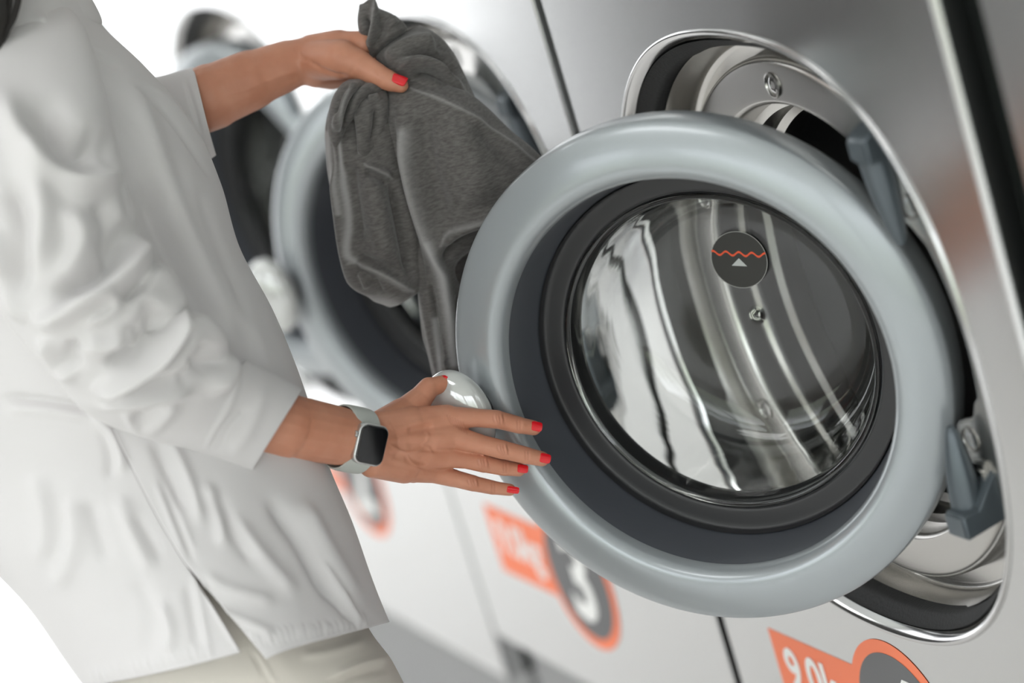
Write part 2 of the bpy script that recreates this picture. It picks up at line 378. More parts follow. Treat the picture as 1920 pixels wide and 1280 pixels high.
# ------------------------------------------------------------------ lofts and folds
def cr(P, t):
    """Catmull-Rom through the rows of P at parameters t in 0..n-1"""
    P = np.asarray(P, float); n = len(P)
    Q = np.vstack([2 * P[0] - P[1], P, 2 * P[-1] - P[-2]])
    t = np.clip(t, 0, n - 1 - 1e-9); i = np.floor(t).astype(int); f = (t - i)[:, None]
    a, b_, c, d = Q[i], Q[i + 1], Q[i + 2], Q[i + 3]
    return .5 * (2 * b_ + (c - a) * f + (2 * a - 5 * b_ + 4 * c - d) * f ** 2 + (3 * b_ - a - 3 * c + d) * f ** 3)
def loft(rows, nrow, ncol, t0=0., n_exp=1., comp=0.):
    """rows: (Lu, Lv, Ru, Rv, depth, half depth). Rings run round the thing; returns (nrow, ncol, 3) points"""
    R_ = cr(rows, np.linspace(0, len(rows) - 1, nrow))
    th = t0 + np.linspace(0, 2 * np.pi, ncol, endpoint=False)
    c = np.sign(np.cos(th)) * np.abs(np.cos(th)) ** n_exp; s = np.sign(np.sin(th)) * np.abs(np.sin(th)) ** n_exp
    mu, mv = (R_[:, 0] + R_[:, 2]) / 2, (R_[:, 1] + R_[:, 3]) / 2; hu, hv = (R_[:, 2] - R_[:, 0]) / 2, (R_[:, 3] - R_[:, 1]) / 2
    u = mu[:, None] + hu[:, None] * c; v = mv[:, None] + hv[:, None] * c
    d = R_[:, 4][:, None] - R_[:, 5][:, None] * s
    v = v + comp * (s * R_[:, 5][:, None]) * F_PX / 2.6
    return PXA(u, v, d), th
def vnormals(X, wrap=True):
    a = (np.roll(X, -1, 1) - np.roll(X, 1, 1)) if wrap else np.gradient(X, axis=1)
    b_ = np.gradient(X, axis=0)
    n = np.cross(a, b_); n /= np.linalg.norm(n, axis=-1, keepdims=True) + 1e-12
    return n
def polyd(u, v, line):
    """distance in pixels to a polyline and position along it (0..1)"""
    L = np.asarray(line, float); seg = np.hypot(*(L[1:] - L[:-1]).T); cum = np.concatenate([[0], np.cumsum(seg)])
    best = np.full(u.shape, 1e9); pos = np.zeros(u.shape)
    for k in range(len(L) - 1):
        a, b_ = L[k], L[k + 1]; e = b_ - a; t = np.clip(((u - a[0]) * e[0] + (v - a[1]) * e[1]) / (e @ e), 0, 1)
        d = np.hypot(u - a[0] - t * e[0], v - a[1] - t * e[1]); m = d < best
        best[m] = d[m]; pos[m] = (cum[k] + t[m] * seg[k]) / cum[-1]
    return best, pos
def smooth_line(L, n=6):
    L = np.asarray(L, float)
    return L if len(L) < 3 else cr(L, np.linspace(0, len(L) - 1, (len(L) - 1) * n + 1))
EDGE = (2.5, .2)
GAIN = 1.
def relax(X, it, wrap=True):
    for _ in range(it):
        Y = X.copy()
        if wrap: Y[1:-1] = X[1:-1] * .5 + (X[:-2] + X[2:]) [:] [:, :] * .125 + (np.roll(X, 1, 1) + np.roll(X, -1, 1))[1:-1] * .125
        else: Y[1:-1, 1:-1] = X[1:-1, 1:-1] * .5 + (X[:-2, 1:-1] + X[2:, 1:-1] + X[1:-1, :-2] + X[1:-1, 2:]) * .125
        X = Y
    return X
def fold(X, N, folds, outward=None):
    """raise ridges (h > 0) or press valleys (h < 0) into the surface along polylines seen from the camera side"""
    u, v, z = proj(X.reshape(-1, 3)); n = N.reshape(-1, 3).copy()
    view = X.reshape(-1, 3) - CAM; view /= np.linalg.norm(view, axis=1, keepdims=True)
    face = np.clip(-(n * view).sum(1) * EDGE[0] + EDGE[1], 0, 1)
    disp = np.zeros(len(u))
    for line, w_, h in folds:
        d, p = polyd(u, v, smooth_line(line))
        tap = np.clip(np.minimum(p, 1 - p) * 5, 0, 1); tap = tap * tap * (3 - 2 * tap) * .92 + .08
        disp += h * .001 * GAIN * np.exp(-(d / w_) ** 2) * tap
    return X + (n * (disp * face)[:, None]).reshape(X.shape), u, v
def noise3(X, freq, seed):
    """cheap smooth noise: sum of random plane waves"""
    rs = np.random.RandomState(seed); out = np.zeros(X.shape[:-1])
    for k in range(14):
        d = rs.normal(size=3); d /= np.linalg.norm(d); f = freq * (.6 + 1.2 * rs.rand())
        out += np.sin(X @ d * f + rs.rand() * 6.28)
    return out / 5
def grid_obj(name, X, m, parent=None, wrap=True, capends=False, sharp=0, thick=0., extra=None):
    nr, nc = X.shape[:2]; vs = X.reshape(-1, 3); fs = grid_faces(nr, nc, wrap_v=wrap)
    if capends: fs = fs + [tuple(range(nc)), tuple(reversed([(nr - 1) * nc + j for j in range(nc)]))]
    me = mesh_from(name, vs, fs); o = link(name, me, m, parent, sharp=sharp)
    bm = bmesh.new(); bm.from_mesh(me); bmesh.ops.recalc_face_normals(bm, faces=bm.faces); bm.to_mesh(me); bm.free()
    if thick:
        md = o.modifiers.new('thick', 'SOLIDIFY'); md.thickness = thick; md.offset = -1
    return o

# ------------------------------------------------------------------ capsule bodies fused by voxels
def capsule(bm, p0, r0, p1, r1, seg=20, flat=None, fk=1.):
    """tapered limb piece with round ends; flat/fk squash it along one direction"""
    p0, p1 = np.array(p0, float), np.array(p1, float); ax = p1 - p0; L = np.linalg.norm(ax); ax = ax / max(L, 1e-9)
    t = np.array([0, 0, 1.]) if abs(ax[2]) < .9 else np.array([1., 0, 0]); a = np.cross(ax, t); a /= np.linalg.norm(a); b_ = np.cross(ax, a)
    rings = []
    for k in range(6): q = -math.pi / 2 + math.pi / 2 * k / 6; rings.append((p0 + ax * r0 * math.sin(q), r0 * math.cos(q)))
    for k in range(7): q = math.pi / 2 * k / 6; rings.append((p1 + ax * r1 * math.sin(q), r1 * math.cos(q)))
    vs = []
    for c, r in rings:
        for j in range(seg):
            q = 2 * math.pi * j / seg; o = (a * math.cos(q) + b_ * math.sin(q)) * max(r, 1e-5)
            w_ = c + o
            if flat is not None:
                base = p0 + ax * ((w_ - p0) @ ax); dd = w_ - base; w_ = w_ - flat * (dd @ flat) * (1 - fk)
            vs.append(bm.verts.new(w_))
    for i in range(len(rings) - 1):
        for j in range(seg):
            k = (j + 1) % seg; bm.faces.new((vs[i * seg + j], vs[(i + 1) * seg + j], vs[(i + 1) * seg + k], vs[i * seg + k]))
    bm.faces.new(vs[:seg]); bm.faces.new(vs[-seg:][::-1])
def fuse(bm, voxel, smooth, it=6):
    bmesh.ops.recalc_face_normals(bm, faces=bm.faces)
    me = bpy.data.meshes.new('t'); bm.to_mesh(me); bm.free()
    o = bpy.data.objects.new('t', me); C.objects.link(o)
    r = o.modifiers.new('r', 'REMESH'); r.mode = 'VOXEL'; r.voxel_size = voxel; r.adaptivity = 0
    s = o.modifiers.new('s', 'SMOOTH'); s.factor = smooth; s.iterations = it
    bpy.context.view_layer.update()
    m2 = bpy.data.meshes.new_from_object(o.evaluated_get(bpy.context.evaluated_depsgraph_get()))
    n = len(m2.vertices); co_ = np.empty(n * 3); m2.vertices.foreach_get('co', co_); no_ = np.empty(n * 3); m2.vertices.foreach_get('normal', no_)
    fs = [tuple(p.vertices) for p in m2.polygons]
    bpy.data.objects.remove(o); bpy.data.meshes.remove(m2); bpy.data.meshes.remove(me)
    return co_.reshape(-1, 3), no_.reshape(-1, 3), fs
def chain(bm, pts, flat=None, fk=1.):
    """pts: (u, v, depth, radius in metres)"""
    for a, b_ in zip(pts[:-1], pts[1:]):
        capsule(bm, PX(*a[:3]), a[3], PX(*b_[:3]), b_[3], flat=flat, fk=fk)

person = bpy.data.objects.new('person', None); C.objects.link(person)
_pel = PX(440, 1240, 2.66)
person.location = (_pel[0], _pel[1], FLOOR)
tag(person, 'person in loose white shirt and cream trousers, hand on door knob and holding cloth', 'person')
def adopt(o):
    o.parent = person; o.matrix_parent_inverse = Matrix.Translation(-Vector(person.location)); return o

# --- right arm and hand (nearest the camera)
bm = bmesh.new()
nrm = (FW * .80 - RT * .45); nrm /= np.linalg.norm(nrm)
chain(bm, [(60, 230, 2.56, .036), (120, 420, 2.49, .034), (215, 680, 2.455, .034)])
chain(bm, [(215, 680, 2.455, .034), (340, 742, 2.51, .034), (530, 797, 2.575, .0315), (640, 818, 2.615, .0272)])
chain(bm, [(640, 818, 2.615, .0272), (700, 831, 2.633, .0262)], nrm, .72)
wr = (698, 830, 2.636, .021)
R1 = [(838, 783, 2.668, .0128), (846, 818, 2.666, .0130), (832, 855, 2.670, .0122), (814, 886, 2.676, .0102)]
for (u, v, d, r), st in zip(R1, ((705, 805), (702, 825), (700, 845), (703, 862))):
    chain(bm, [(st[0], st[1], 2.636, .0180), ((st[0] + u) / 2, (st[1] + v) / 2, (2.640 + d) / 2 + .001, .0165), (u, v, d, r)], FW, .86)
# fingers: MCP, PIP, DIP, tip
FG = [[(838, 783, 2.668, .0122), (890, 783, 2.674, .0092), (932, 786, 2.679, .0091), (974, 797, 2.686, .0083), (1001, 802, 2.692, .0073)],
      [(846, 818, 2.666, .0122), (900, 832, 2.671, .0094), (943, 843, 2.676, .0092), (988, 854, 2.683, .0084), (1016, 860, 2.689, .0074)],
      [(832, 855, 2.670, .0115), (872, 861, 2.676, .0090), (908, 869, 2.682, .0088), (947, 877, 2.690, .0079), (973, 880, 2.696, .0068)],
      [(814, 887, 2.676, .0100), (850, 896, 2.681, .0088), (888, 906, 2.686, .0079), (925, 914, 2.693, .0070), (956, 918, 2.699, .0060)]]
for f in FG: chain(bm, f)
chain(bm, [(715, 805, 2.642, .0190), (757, 778, 2.668, .0170), (784, 752, 2.676, .0130), (804, 727, 2.681, .0104), (828, 720, 2.686, .0084), (846, 717, 2.690, .0068)])
chain(bm, [(757, 800, 2.665, .0155), (830, 795, 2.678, .0110)])       # web between thumb and index
chain(bm, [(716, 862, 2.650, .0150), (775, 882, 2.675, .0120)])       # heel of the hand, little-finger side
RH = fuse(bm, .0009, .5, 14)
# --- left arm and hand
bm = bmesh.new()
chain(bm, [(60, 200, 2.84, .047), (190, 330, 2.81, .038), (300, 240, 2.785, .029), (356, 204, 2.78, .0290), (395, 182, 2.777, .0335), (470, 150, 2.78, .030), (540, 122, 2.785, .0250), (580, 112, 2.787, .0230)])
L1 = [(682, 82, 2.765, .013), (690, 95, 2.782, .013), (684, 112, 2.798, .0125), (672, 128, 2.812, .0115)]
for (u, v, d, r), st in zip(L1, ((590, 98), (592, 108), (594, 118), (596, 130))):
    chain(bm, [(st[0], st[1], 2.785, .0190), ((st[0] + u) / 2, (st[1] + v) / 2, (2.785 + d) / 2, .0185), (u, v, d, r)])
for k, (u, v, d, r) in enumerate(L1):       # fingers closing round the cloth
    chain(bm, [(u, v, d, r), (u + 45, v + 22, d + .030, .0092), (u + 62, v + 62, d + .030, .0086), (u + 46, v + 88, d + .012, .0072), (u + 32, v + 92, d + .002, .006)])
chain(bm, [(584, 113, 2.780, .0205), (640, 112, 2.752, .0200), (672, 122, 2.744, .0155), (708, 141, 2.738, .0118), (733, 153, 2.733, .0102), (752, 160, 2.731, .0078)])
chain(bm, [(590, 135, 2.792, .0160), (622, 142, 2.798, .0140), (650, 132, 2.806, .013)])
LH = fuse(bm, .0014, .5, 24)
# --- torso, neck and head inside the clothes
bm = bmesh.new()
lat = V(.934, -.356, 0)
c_pel = PX(430, 1180, 2.66); c_wst = PX(260, 820, 2.66); c_chs = PX(80, 430, 2.66); c_nck = PX(0, 60, 2.66); c_hd = PX(70, -330, 2.66); c_jaw = PX(60, -150, 2.66)
for a, ra_, b_, rb_, wd in ((c_pel, .10, c_wst, .075, .055), (c_wst, .075, c_chs, .095, .07), (c_chs, .095, c_nck, .055, .07)):
    for s in (-1, 0, 1): capsule(bm, a + lat * wd * s, ra_ * .8, b_ + lat * wd * s * .9, rb_ * .8)
capsule(bm, c_nck, .055, c_jaw, .050); capsule(bm, c_jaw, .062, c_hd, .088)
fwd = V(.356, .934, 0)
capsule(bm, c_hd + fwd * .03, .07, c_jaw + fwd * .055 + V(0, 0, .02), .042)
nose0 = c_hd + fwd * .095 + V(0, 0, -.015)
capsule(bm, nose0, .010, nose0 + fwd * .020 + V(0, 0, -.035), .012)
for s in (-1, 1): capsule(bm, c_hd + lat * .085 * s, .018, c_hd + lat * .090 * s + V(0, 0, -.03), .012)
for s in (-1, 1): capsule(bm, c_chs + lat * .10 * s, .045, c_chs + lat * .08 * s + V(0, 0, .06), .05)
TB = fuse(bm, .007, .5, 6)

# skin detail on the near hand: knuckles, creases, tendons and veins (pixels: where they sit on the hand)
HF = []
for (cx, cy, ang, w_) in ((936, 786, 80, 15), (944, 843, 75, 15), (907, 868, 78, 13), (888, 905, 72, 11)):
    dx, dy = math.cos(math.radians(ang)), math.sin(math.radians(ang))
    for off, hh in ((-7, -.5), (-3, -.6), (1, -.8), (6, -.5)):
        ox, oy = off * dy, -off * dx * .3
        HF.append(([(cx + ox - dx * w_ * .62 + off * .25, cy + oy - dy * w_ * .62), (cx + ox + off * .35, cy + oy), (cx + ox + dx * w_ * .62 - off * .1, cy + oy + dy * w_ * .62)], 1.9, hh))
    HF.append(([(cx - 10 * dy, cy + 3), (cx + 10 * dy, cy - 1)], 12, .9))
for (cx, cy) in ((973, 797), (988, 854), (947, 877), (925, 914)):
    for off in (-3, 2): HF.append(([(cx + off, cy - 10), (cx + off + 1, cy), (cx + off, cy + 8)], 1.7, -.45))
for a, b_ in (((722, 812), (830, 783)), ((722, 826), (838, 818)), ((722, 842), (822, 852)), ((725, 858), (800, 884))):
    HF.append(([a, ((a[0] + b_[0]) / 2, (a[1] + b_[1]) / 2 - 2), b_], 6, 1.3))
for a, b_ in (((760, 806), (815, 800)), ((760, 834), (820, 838)), ((755, 858), (805, 868))): HF.append(([a, b_], 8, -1.5))
HF += [([(725, 830), (760, 848), (800, 838), (812, 856)], 3.2, 1.2), ([(790, 838), (802, 822), (800, 806)], 3.0, .6), ([(760, 848), (775, 868), (800, 874)], 2.8, .6)]
for k in range(7): HF.append(([(838 + k * 5, 778 + k * 2.2), (846 + k * 5, 795 + k * 3)], 1.5, -.2))
Xr, _, _ = fold(RH[0], RH[1], HF)
LF = [([(578, 112), (600, 128), (630, 140), (655, 142)], 4, -2.2), ([(575, 118), (560, 100)], 5, -.8), ([(455, 172), (500, 152), (530, 140), (560, 132)], 4.5, .9), ([(520, 158), (560, 146)], 5, -.6),
      ([(655, 140), (668, 120)], 4, -.7), ([(706, 130), (714, 148)], 2.2, -.5), ([(711, 132), (719, 150)], 2.2, -.4)]
Xl, _, _ = fold(LH[0], LH[1], LF)
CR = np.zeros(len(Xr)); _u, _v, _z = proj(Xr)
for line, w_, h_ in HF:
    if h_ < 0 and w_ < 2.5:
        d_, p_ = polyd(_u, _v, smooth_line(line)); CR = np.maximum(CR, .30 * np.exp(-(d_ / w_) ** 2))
vs = []; fs = []
for X_, f_ in ((Xr, RH[2]), (Xl, LH[2]), (TB[0], TB[2])):
    b0 = len(vs); vs.extend(X_.tolist()); fs.extend([tuple(i + b0 for i in q) for q in f_])
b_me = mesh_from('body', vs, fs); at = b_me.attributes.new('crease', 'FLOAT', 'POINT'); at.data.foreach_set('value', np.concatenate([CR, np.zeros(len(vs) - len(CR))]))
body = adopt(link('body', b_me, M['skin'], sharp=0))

def nail(c, ax, out, L, W, rad, name='fingernail'):
    """a curved plate: c centre on the finger axis, ax along the finger, out away from the finger"""
    ax = ax / np.linalg.norm(ax); out = out - ax * (out @ ax); out /= np.linalg.norm(out); sd = np.cross(ax, out)
    n = 15; vs = []
    for lay in (0, 1):
        for i in range(n):
            for j in range(n):
                a = -1 + 2 * i / (n - 1); b_ = -1 + 2 * j / (n - 1)
                k = (1 - .5 * b_ ** 2 * .35); aa = a * (1 - .10 * b_ ** 4) ; bb = b_ * (1 - .16 * max(0, abs(a) - .6) ** 1.5 * 4)
                x = aa * L / 2; y = bb * W / 2; th_ = y / (rad * 1.05)
                h = rad * math.cos(th_) - rad + rad * 1.0 - .35 * (x ** 2) * 20 * .3
                p = c + ax * x + sd * rad * math.sin(th_) * 1.02 + out * (h + (.0009 if lay == 0 else -.0012))
                vs.append(p)
    fs = grid_faces(n, n) + grid_faces(n, n, base=n * n, flip=True)
    for i in range(n - 1):
        for (p, q) in (((i * n), ((i + 1) * n)), ((i * n + n - 1), ((i + 1) * n + n - 1)), (i, i + 1), ((n - 1) * n + i, (n - 1) * n + i + 1)):
            fs.append((p, q, q + n * n, p + n * n))
    me = mesh_from(name, vs, fs); bm = bmesh.new(); bm.from_mesh(me); bmesh.ops.recalc_face_normals(bm, faces=bm.faces); bm.to_mesh(me); bm.free()
    o = link(name, me, M['nail'], sharp=60); o.parent = body; return o
for (p, q, c, L, W, rad, ov) in ((3, 4, (1001, 800, 2.6915), .0108, .0102, .0070, (.25, -.25)), (3, 4, (1017, 859, 2.6885), .0108, .0102, .0070, (.25, -.15)),
                            (3, 4, (975, 879, 2.6955), .0106, .0088, .0065, (.25, -.20)), (3, 4, (958, 918, 2.6985), .0122, .0072, .0058, (.2, -.1))):
    k = ((1001, 800), (1017, 859), (975, 879), (958, 918)).index(c[:2]); f = FG[k]
    ax = PX(*f[4][:3]) - PX(*f[3][:3]); nail(PX(*c), ax, -FW + RT * ov[0] + UP * (-ov[1]) * .6, L, W, rad)
nail(PX(842, 717, 2.6885), PX(846, 717, 2.690) - PX(828, 720, 2.686), UP * 1.0 - FW * .18, .0130, .0105, .0072)
nail(PX(749, 158, 2.7315), PX(752, 160, 2.731) - PX(733, 153, 2.733), -FW * .8 + UP * .5 + RT * .1, .0150, .0118, .0086)

# --- shirt
NR, NC = 420, 560
rows = [(-80, -70, 112, -62, 2.66, .068), (-140, -25, 160, -12, 2.66, .100), (-170, 60, 188, 50, 2.66, .135), (-205, 190, 268, 128, 2.66, .165), (-225, 330, 352, 225, 2.66, .170), (-228, 470, 412, 345, 2.66, .168), (-222, 600, 447, 470, 2.66, .165),
        (-205, 730, 506, 590, 2.66, .160), (-170, 850, 560, 715, 2.66, .158), (-110, 950, 610, 850, 2.66, .160), (-40, 1045, 648, 955, 2.66, .165), (60, 1150, 684, 1065, 2.66, .170), (166, 1292, 728, 1166, 2.66, .176)]
rr = cr(rows, np.linspace(0, len(rows) - 1, NR))
TS = None
X, th = loft(rows, NR, NC, 0., 1., 0.)
# choose the column that carries the side slit: near side, seen at u=425 on the hem
uh, vh, _ = proj(X[-1]); near = np.sin(th) > .2
jc = int(np.argmin(np.where(near, np.abs(uh - 452), 1e9)))
X = np.roll(X, -jc, 1); th = np.roll(th, -jc)
X = np.concatenate([X, X[:, :1]], 1); NCp = NC + 1
u0, v0, z0_ = proj(X.reshape(-1, 3)); u0 = u0.reshape(NR, NCp); v0 = v0.reshape(NR, NCp)
ja = int(np.argmin(np.abs(v0[:, 0] - 1060)))
g = np.clip((np.arange(NR) - ja) / (NR - 1 - ja), 0, 1)[:, None]
col = np.arange(NCp)[None, :]
rightside = np.exp(-(np.minimum(col, NC) / 30.)) ; leftside = np.exp(-((NC - col) / 30.))
e_u = V(RT[0], RT[1], RT[2]); pxm = 2.5 / F_PX
sgn = 1 if proj(X[-1, 3])[0] > proj(X[-1, 0])[0] else -1
X = X + (g * (rightside * 2 * sgn - leftside * 46 * sgn))[..., None] * pxm * e_u
X = X - (g * rightside * (-5))[..., None] * pxm * UP - (g * leftside * (8))[..., None] * pxm * UP
Nn = vnormals(X, False)
if (Nn[NR // 2, 0] @ FW) > 0: Nn = -Nn
X += Nn * (noise3(X, 20, 1) * .0048 + noise3(X * V(1, 1, .35), 75, 2) * .0011)[..., None]
SF = [([(244, 155), (290, 170), (330, 200), (395, 290), (425, 350)], 6, 3.0), ([(236, 165), (300, 200), (350, 260), (400, 340)], 7, -3),
      ([(215, 120), (262, 240), (320, 400), (390, 560), (450, 700)], 30, 11), ([(262, 330), (310, 450), (370, 560), (425, 640)], 24, -12), ([(330, 270), (390, 420), (450, 580), (520, 720)], 20, 4), ([(360, 330), (400, 450), (470, 620)], 14, -4),
      ([(120, 60), (150, 90), (230, 130)], 8, -3), ([(60, 20), (110, 70), (200, 110)], 12, 4), ([(165, 140), (200, 200), (260, 300)], 12, -3),
      # below the arm
      ([(172, 770), (205, 810), (228, 861), (222, 890)], 9, 6), ([(190, 800), (208, 850), (206, 900)], 9, -4), ([(305, 810), (330, 846), (360, 916), (380, 990)], 10, 5), ([(285, 820), (310, 880), (345, 960)], 9, -5),
      ([(5, 744), (90, 752), (176, 766)], 6, -6), ([(5, 765), (90, 770), (176, 785)], 10, 3),
      ([(297, 892), (328, 967), (356, 1038), (364, 1058)], 3.5, -3.5), ([(290, 895), (320, 970), (350, 1045)], 5, 2.5), ([(306, 892), (338, 967), (366, 1038)], 5, 2.0),
      ([(60, 880), (82, 950), (85, 1010), (72, 1060)], 18, 4), ([(128, 920), (140, 990), (131, 1048), (103, 1110)], 18, 4.5), ([(100, 920), (110, 990), (98, 1060)], 16, -3), ([(165, 930), (185, 1000), (200, 1060)], 14, -4), ([(220, 920), (250, 1000), (290, 1080)], 16, 4),
      ([(250, 960), (280, 1010), (300, 1050)], 10, -3), ([(380, 900), (410, 960), (420, 1030)], 12, 5), ([(400, 920), (440, 1000), (480, 1060)], 12, -4), ([(430, 960), (490, 1040), (560, 1120)], 14, 4), ([(500, 930), (560, 1010), (600, 1080), (640, 1140)], 14, -7), ([(560, 930), (620, 1040), (680, 1140)], 16, 5),
      ([(600, 1050), (645, 1120), (684, 1178)], 4, 3.5), ([(590, 1060), (630, 1125), (670, 1180)], 6, -3),
      ([(380, 1070), (420, 1100), (520, 1130)], 12, 3), ([(400, 1140), (450, 1160), (520, 1190)], 9, 3), ([(300, 1120), (320, 1180), (315, 1230)], 10, 4), ([(250, 1080), (284, 1150), (276, 1230)], 16, -2), ([(350, 1090), (360, 1150), (372, 1220)], 8, -3),
      ([(372, 1070), (392, 1120), (425, 1180), (448, 1218)], 4, 2.2), ([(362, 1070), (378, 1140), (395, 1230)], 4, 2.2)]
rs = np.random.RandomState(5)
for k in range(24):
    t = k / 23; u_, v_ = 452 + 236 * t, 1222 - 38 * t; SF.append(([(u_ - 5 + rs.randn(), v_ - 6), (u_ - 9 + rs.randn() * 2, v_ - 22 - rs.rand() * 12)], 2.8, 1.6 + rs.rand()))
for k in range(18):
    t = k / 17; u_, v_ = 180 + 220 * t, 1288 - 50 * t; SF.append(([(u_ - 4, v_ - 6), (u_ - 9 + rs.randn() * 2, v_ - 26 - rs.rand() * 12)], 3.0, 1.6 + rs.rand()))
SF += [([(452, 1213), (560, 1193), (688, 1172)], 2.0, -1.2), ([(180, 1278), (290, 1256), (400, 1229)], 2.0, -1.2)]
GAIN = 1.3; X, _, _ = fold(X, Nn, SF); X = relax(X, 5, False); GAIN = 1.3
shirt = adopt(grid_obj('shirt', X, M['shirt'], None, wrap=False, thick=.0012))
# near sleeve
rowsS = [(-190, 40, 110, -10, 2.61, .045), (-215, 130, 165, 60, 2.572, .074), (-190, 260, 205, 190, 2.505, .090), (-120, 400, 236, 325, 2.475, .088), (-85, 455, 258, 395, 2.465, .086), (-50, 520, 270, 446, 2.460, .084), (0, 590, 314, 508, 2.452, .082), (50, 650, 340, 556, 2.450, .080), (92, 690, 342, 588, 2.455, .078),
         (130, 735, 380, 600, 2.465, .075), (180, 780, 414, 632, 2.480, .071), (245, 812, 432, 668, 2.500, .065), (376, 855, 486, 700, 2.540, .054), (462, 894, 561, 733, 2.572, .050)]
Xs, ths = loft(rowsS, 420, 420, 0., .92)
Ns = vnormals(Xs)
if (Ns[100, 105] @ FW) * (1 if np.sin(ths[105]) > 0 else -1) > 0: Ns = -Ns
wgt = np.clip((np.arange(420) / 419. - .05) * 8, 0, 1) * np.clip((.86 - np.arange(420) / 419.) * 8, .12, 1)
Xs += Ns * ((noise3(Xs, 18, 7) * .0036 + noise3(Xs, 55, 8) * .0003) * wgt[:, None])[..., None]
SL = [([(292, 385), (278, 450), (257, 490), (228, 520), (184, 553), (140, 580), (92, 597), (58, 585)], 19, 19),
      ([(258, 405), (234, 460), (196, 505), (146, 535), (86, 545)], 24, -19), ([(312, 450), (290, 500), (258, 535), (222, 562)], 11, -11),
      ([(262, 520), (305, 512), (342, 540), (344, 575), (332, 610)], 16, 14), ([(300, 560), (276, 606), (236, 640)], 20, -8),
      ([(110, 572), (160, 562), (205, 558), (219, 573), (200, 592), (147, 614)], 9, 7),
      ([(346, 575), (338, 605), (323, 630), (290, 672), (235, 707), (170, 742)], 14, 17), ([(318, 578), (296, 626), (256, 661), (190, 684)], 15, -15), ([(356, 600), (345, 645), (312, 685), (262, 716)], 10, -11),
      ([(349, 588), (392, 596), (428, 641), (434, 685), (412, 716), (380, 736)], 15, 13), ([(395, 640), (385, 670), (360, 690)], 16, -8), ([(422, 672), (380, 692), (349, 706), (330, 724)], 9, -7),
      ([(370, 726), (294, 744), (206, 756), (165, 752)], 10, 9), ([(340, 706), (290, 722), (230, 734)], 8, -7), ([(332, 752), (300, 790), (266, 824)], 9, 7), ([(235, 768), (250, 800), (264, 824)], 7, 6), ([(300, 758), (272, 782), (250, 778)], 9, -8),
      ([(84, 622), (92, 660), (108, 692), (150, 706)], 14, 13), ([(140, 636), (130, 670), (150, 686)], 11, -11), ([(245, 616), (254, 650), (248, 668)], 6, 5), ([(160, 640), (200, 648), (240, 636)], 15, 7),
      ([(50, 250), (84, 310), (140, 345), (190, 340), (240, 316)], 18, 15), ([(60, 180), (105, 250), (160, 282), (220, 262)], 34, -22), ([(206, 225), (216, 310), (239, 366), (253, 422)], 9, -8),
      ([(-10, 160), (34, 240), (66, 320), (80, 420), (62, 530)], 26, 13), ([(20, 330), (46, 420), (40, 500), (10, 560)], 20, -11), ([(120, 385), (152, 440), (136, 505), (90, 545)], 20, 9), ([(180, 370), (208, 425), (190, 480)], 18, -9), ([(-20, 420), (8, 500), (26, 570), (58, 606)], 15, 11), ([(240, 340), (262, 390), (268, 430)], 12, 8)]
EDGE = (1.35, 0.); Xs, _, _ = fold(Xs, Ns, SL); Xs = relax(Xs, 18); EDGE = (2.5, .2)
slv = grid_obj('sleeve', Xs, M['shirt'], None, thick=.0012); slv.parent = shirt
GAIN = 1.
# turned-up cuff of the near sleeve
rowsC = [(330, 838, 462, 676, 2.525, .060), (396, 864, 508, 700, 2.548, .056), (463, 897, 564, 732, 2.573, .0525)]
Xc, thc = loft(rowsC, 90, 260, 0., .92); Nc = vnormals(Xc)
if (Nc[40, 65] @ FW) * (1 if np.sin(thc[65]) > 0 else -1) > 0: Nc = -Nc
Xc += Nc * (noise3(Xc, 30, 17) * .0016)[..., None]
Xc, _, _ = fold(Xc, Nc, [([(450, 690), (430, 760), (380, 850)], 8, 1.5), ([(560, 738), (550, 815), (470, 888)], 3, .6), ([(500, 720), (470, 800), (430, 860)], 14, 2.), ([(395, 850), (420, 800), (470, 760)], 9, -1.5)])
cuff = grid_obj('cuff', Xc, M['shirt'], None, thick=.0025); cuff.parent = shirt
# far sleeve and its cuff
rowsF = [(-60, 60, 120, 420, 2.80, .08), (60, 110, 200, 420, 2.81, .075), (180, 150, 285, 400, 2.80, .065), (285, 146, 345, 330, 2.79, .060), (362, 125, 403, 288, 2.782, .054)]
Xf, _ = loft(rowsF, 150, 180, 0., 1.); Nf = vnormals(Xf)
if (Nf[75, 45] @ FW) > 0: Nf = -Nf
Xf += Nf * (noise3(Xf, 35, 27) * .0025)[..., None]
Xf, _, _ = fold(Xf, Nf, [([(305, 160), (316, 200), (322, 250)], 4, 2.5), ([(345, 140), (360, 190), (380, 260)], 5, -1.5)])
sl2 = grid_obj('sleeve', Xf, M['shirt'], None, thick=.0015); sl2.parent = shirt
# collar
rowsK = [(-110, -95, 95, -110, 2.66, .068), (-118, -78, 122, -78, 2.66, .072), (-135, -58, 160, -20, 2.66, .080), (-148, -42, 190, 34, 2.66, .088), (-146, -36, 186, 58, 2.66, .090)]
Xk, _ = loft(rowsK, 50, 200, 0., 1.); Nk = vnormals(Xk)
Xk += Nk * (noise3(Xk, 40, 37) * .002)[..., None]
kl = grid_obj('collar', Xk, M['shirt'], None, thick=.002); kl.parent = shirt

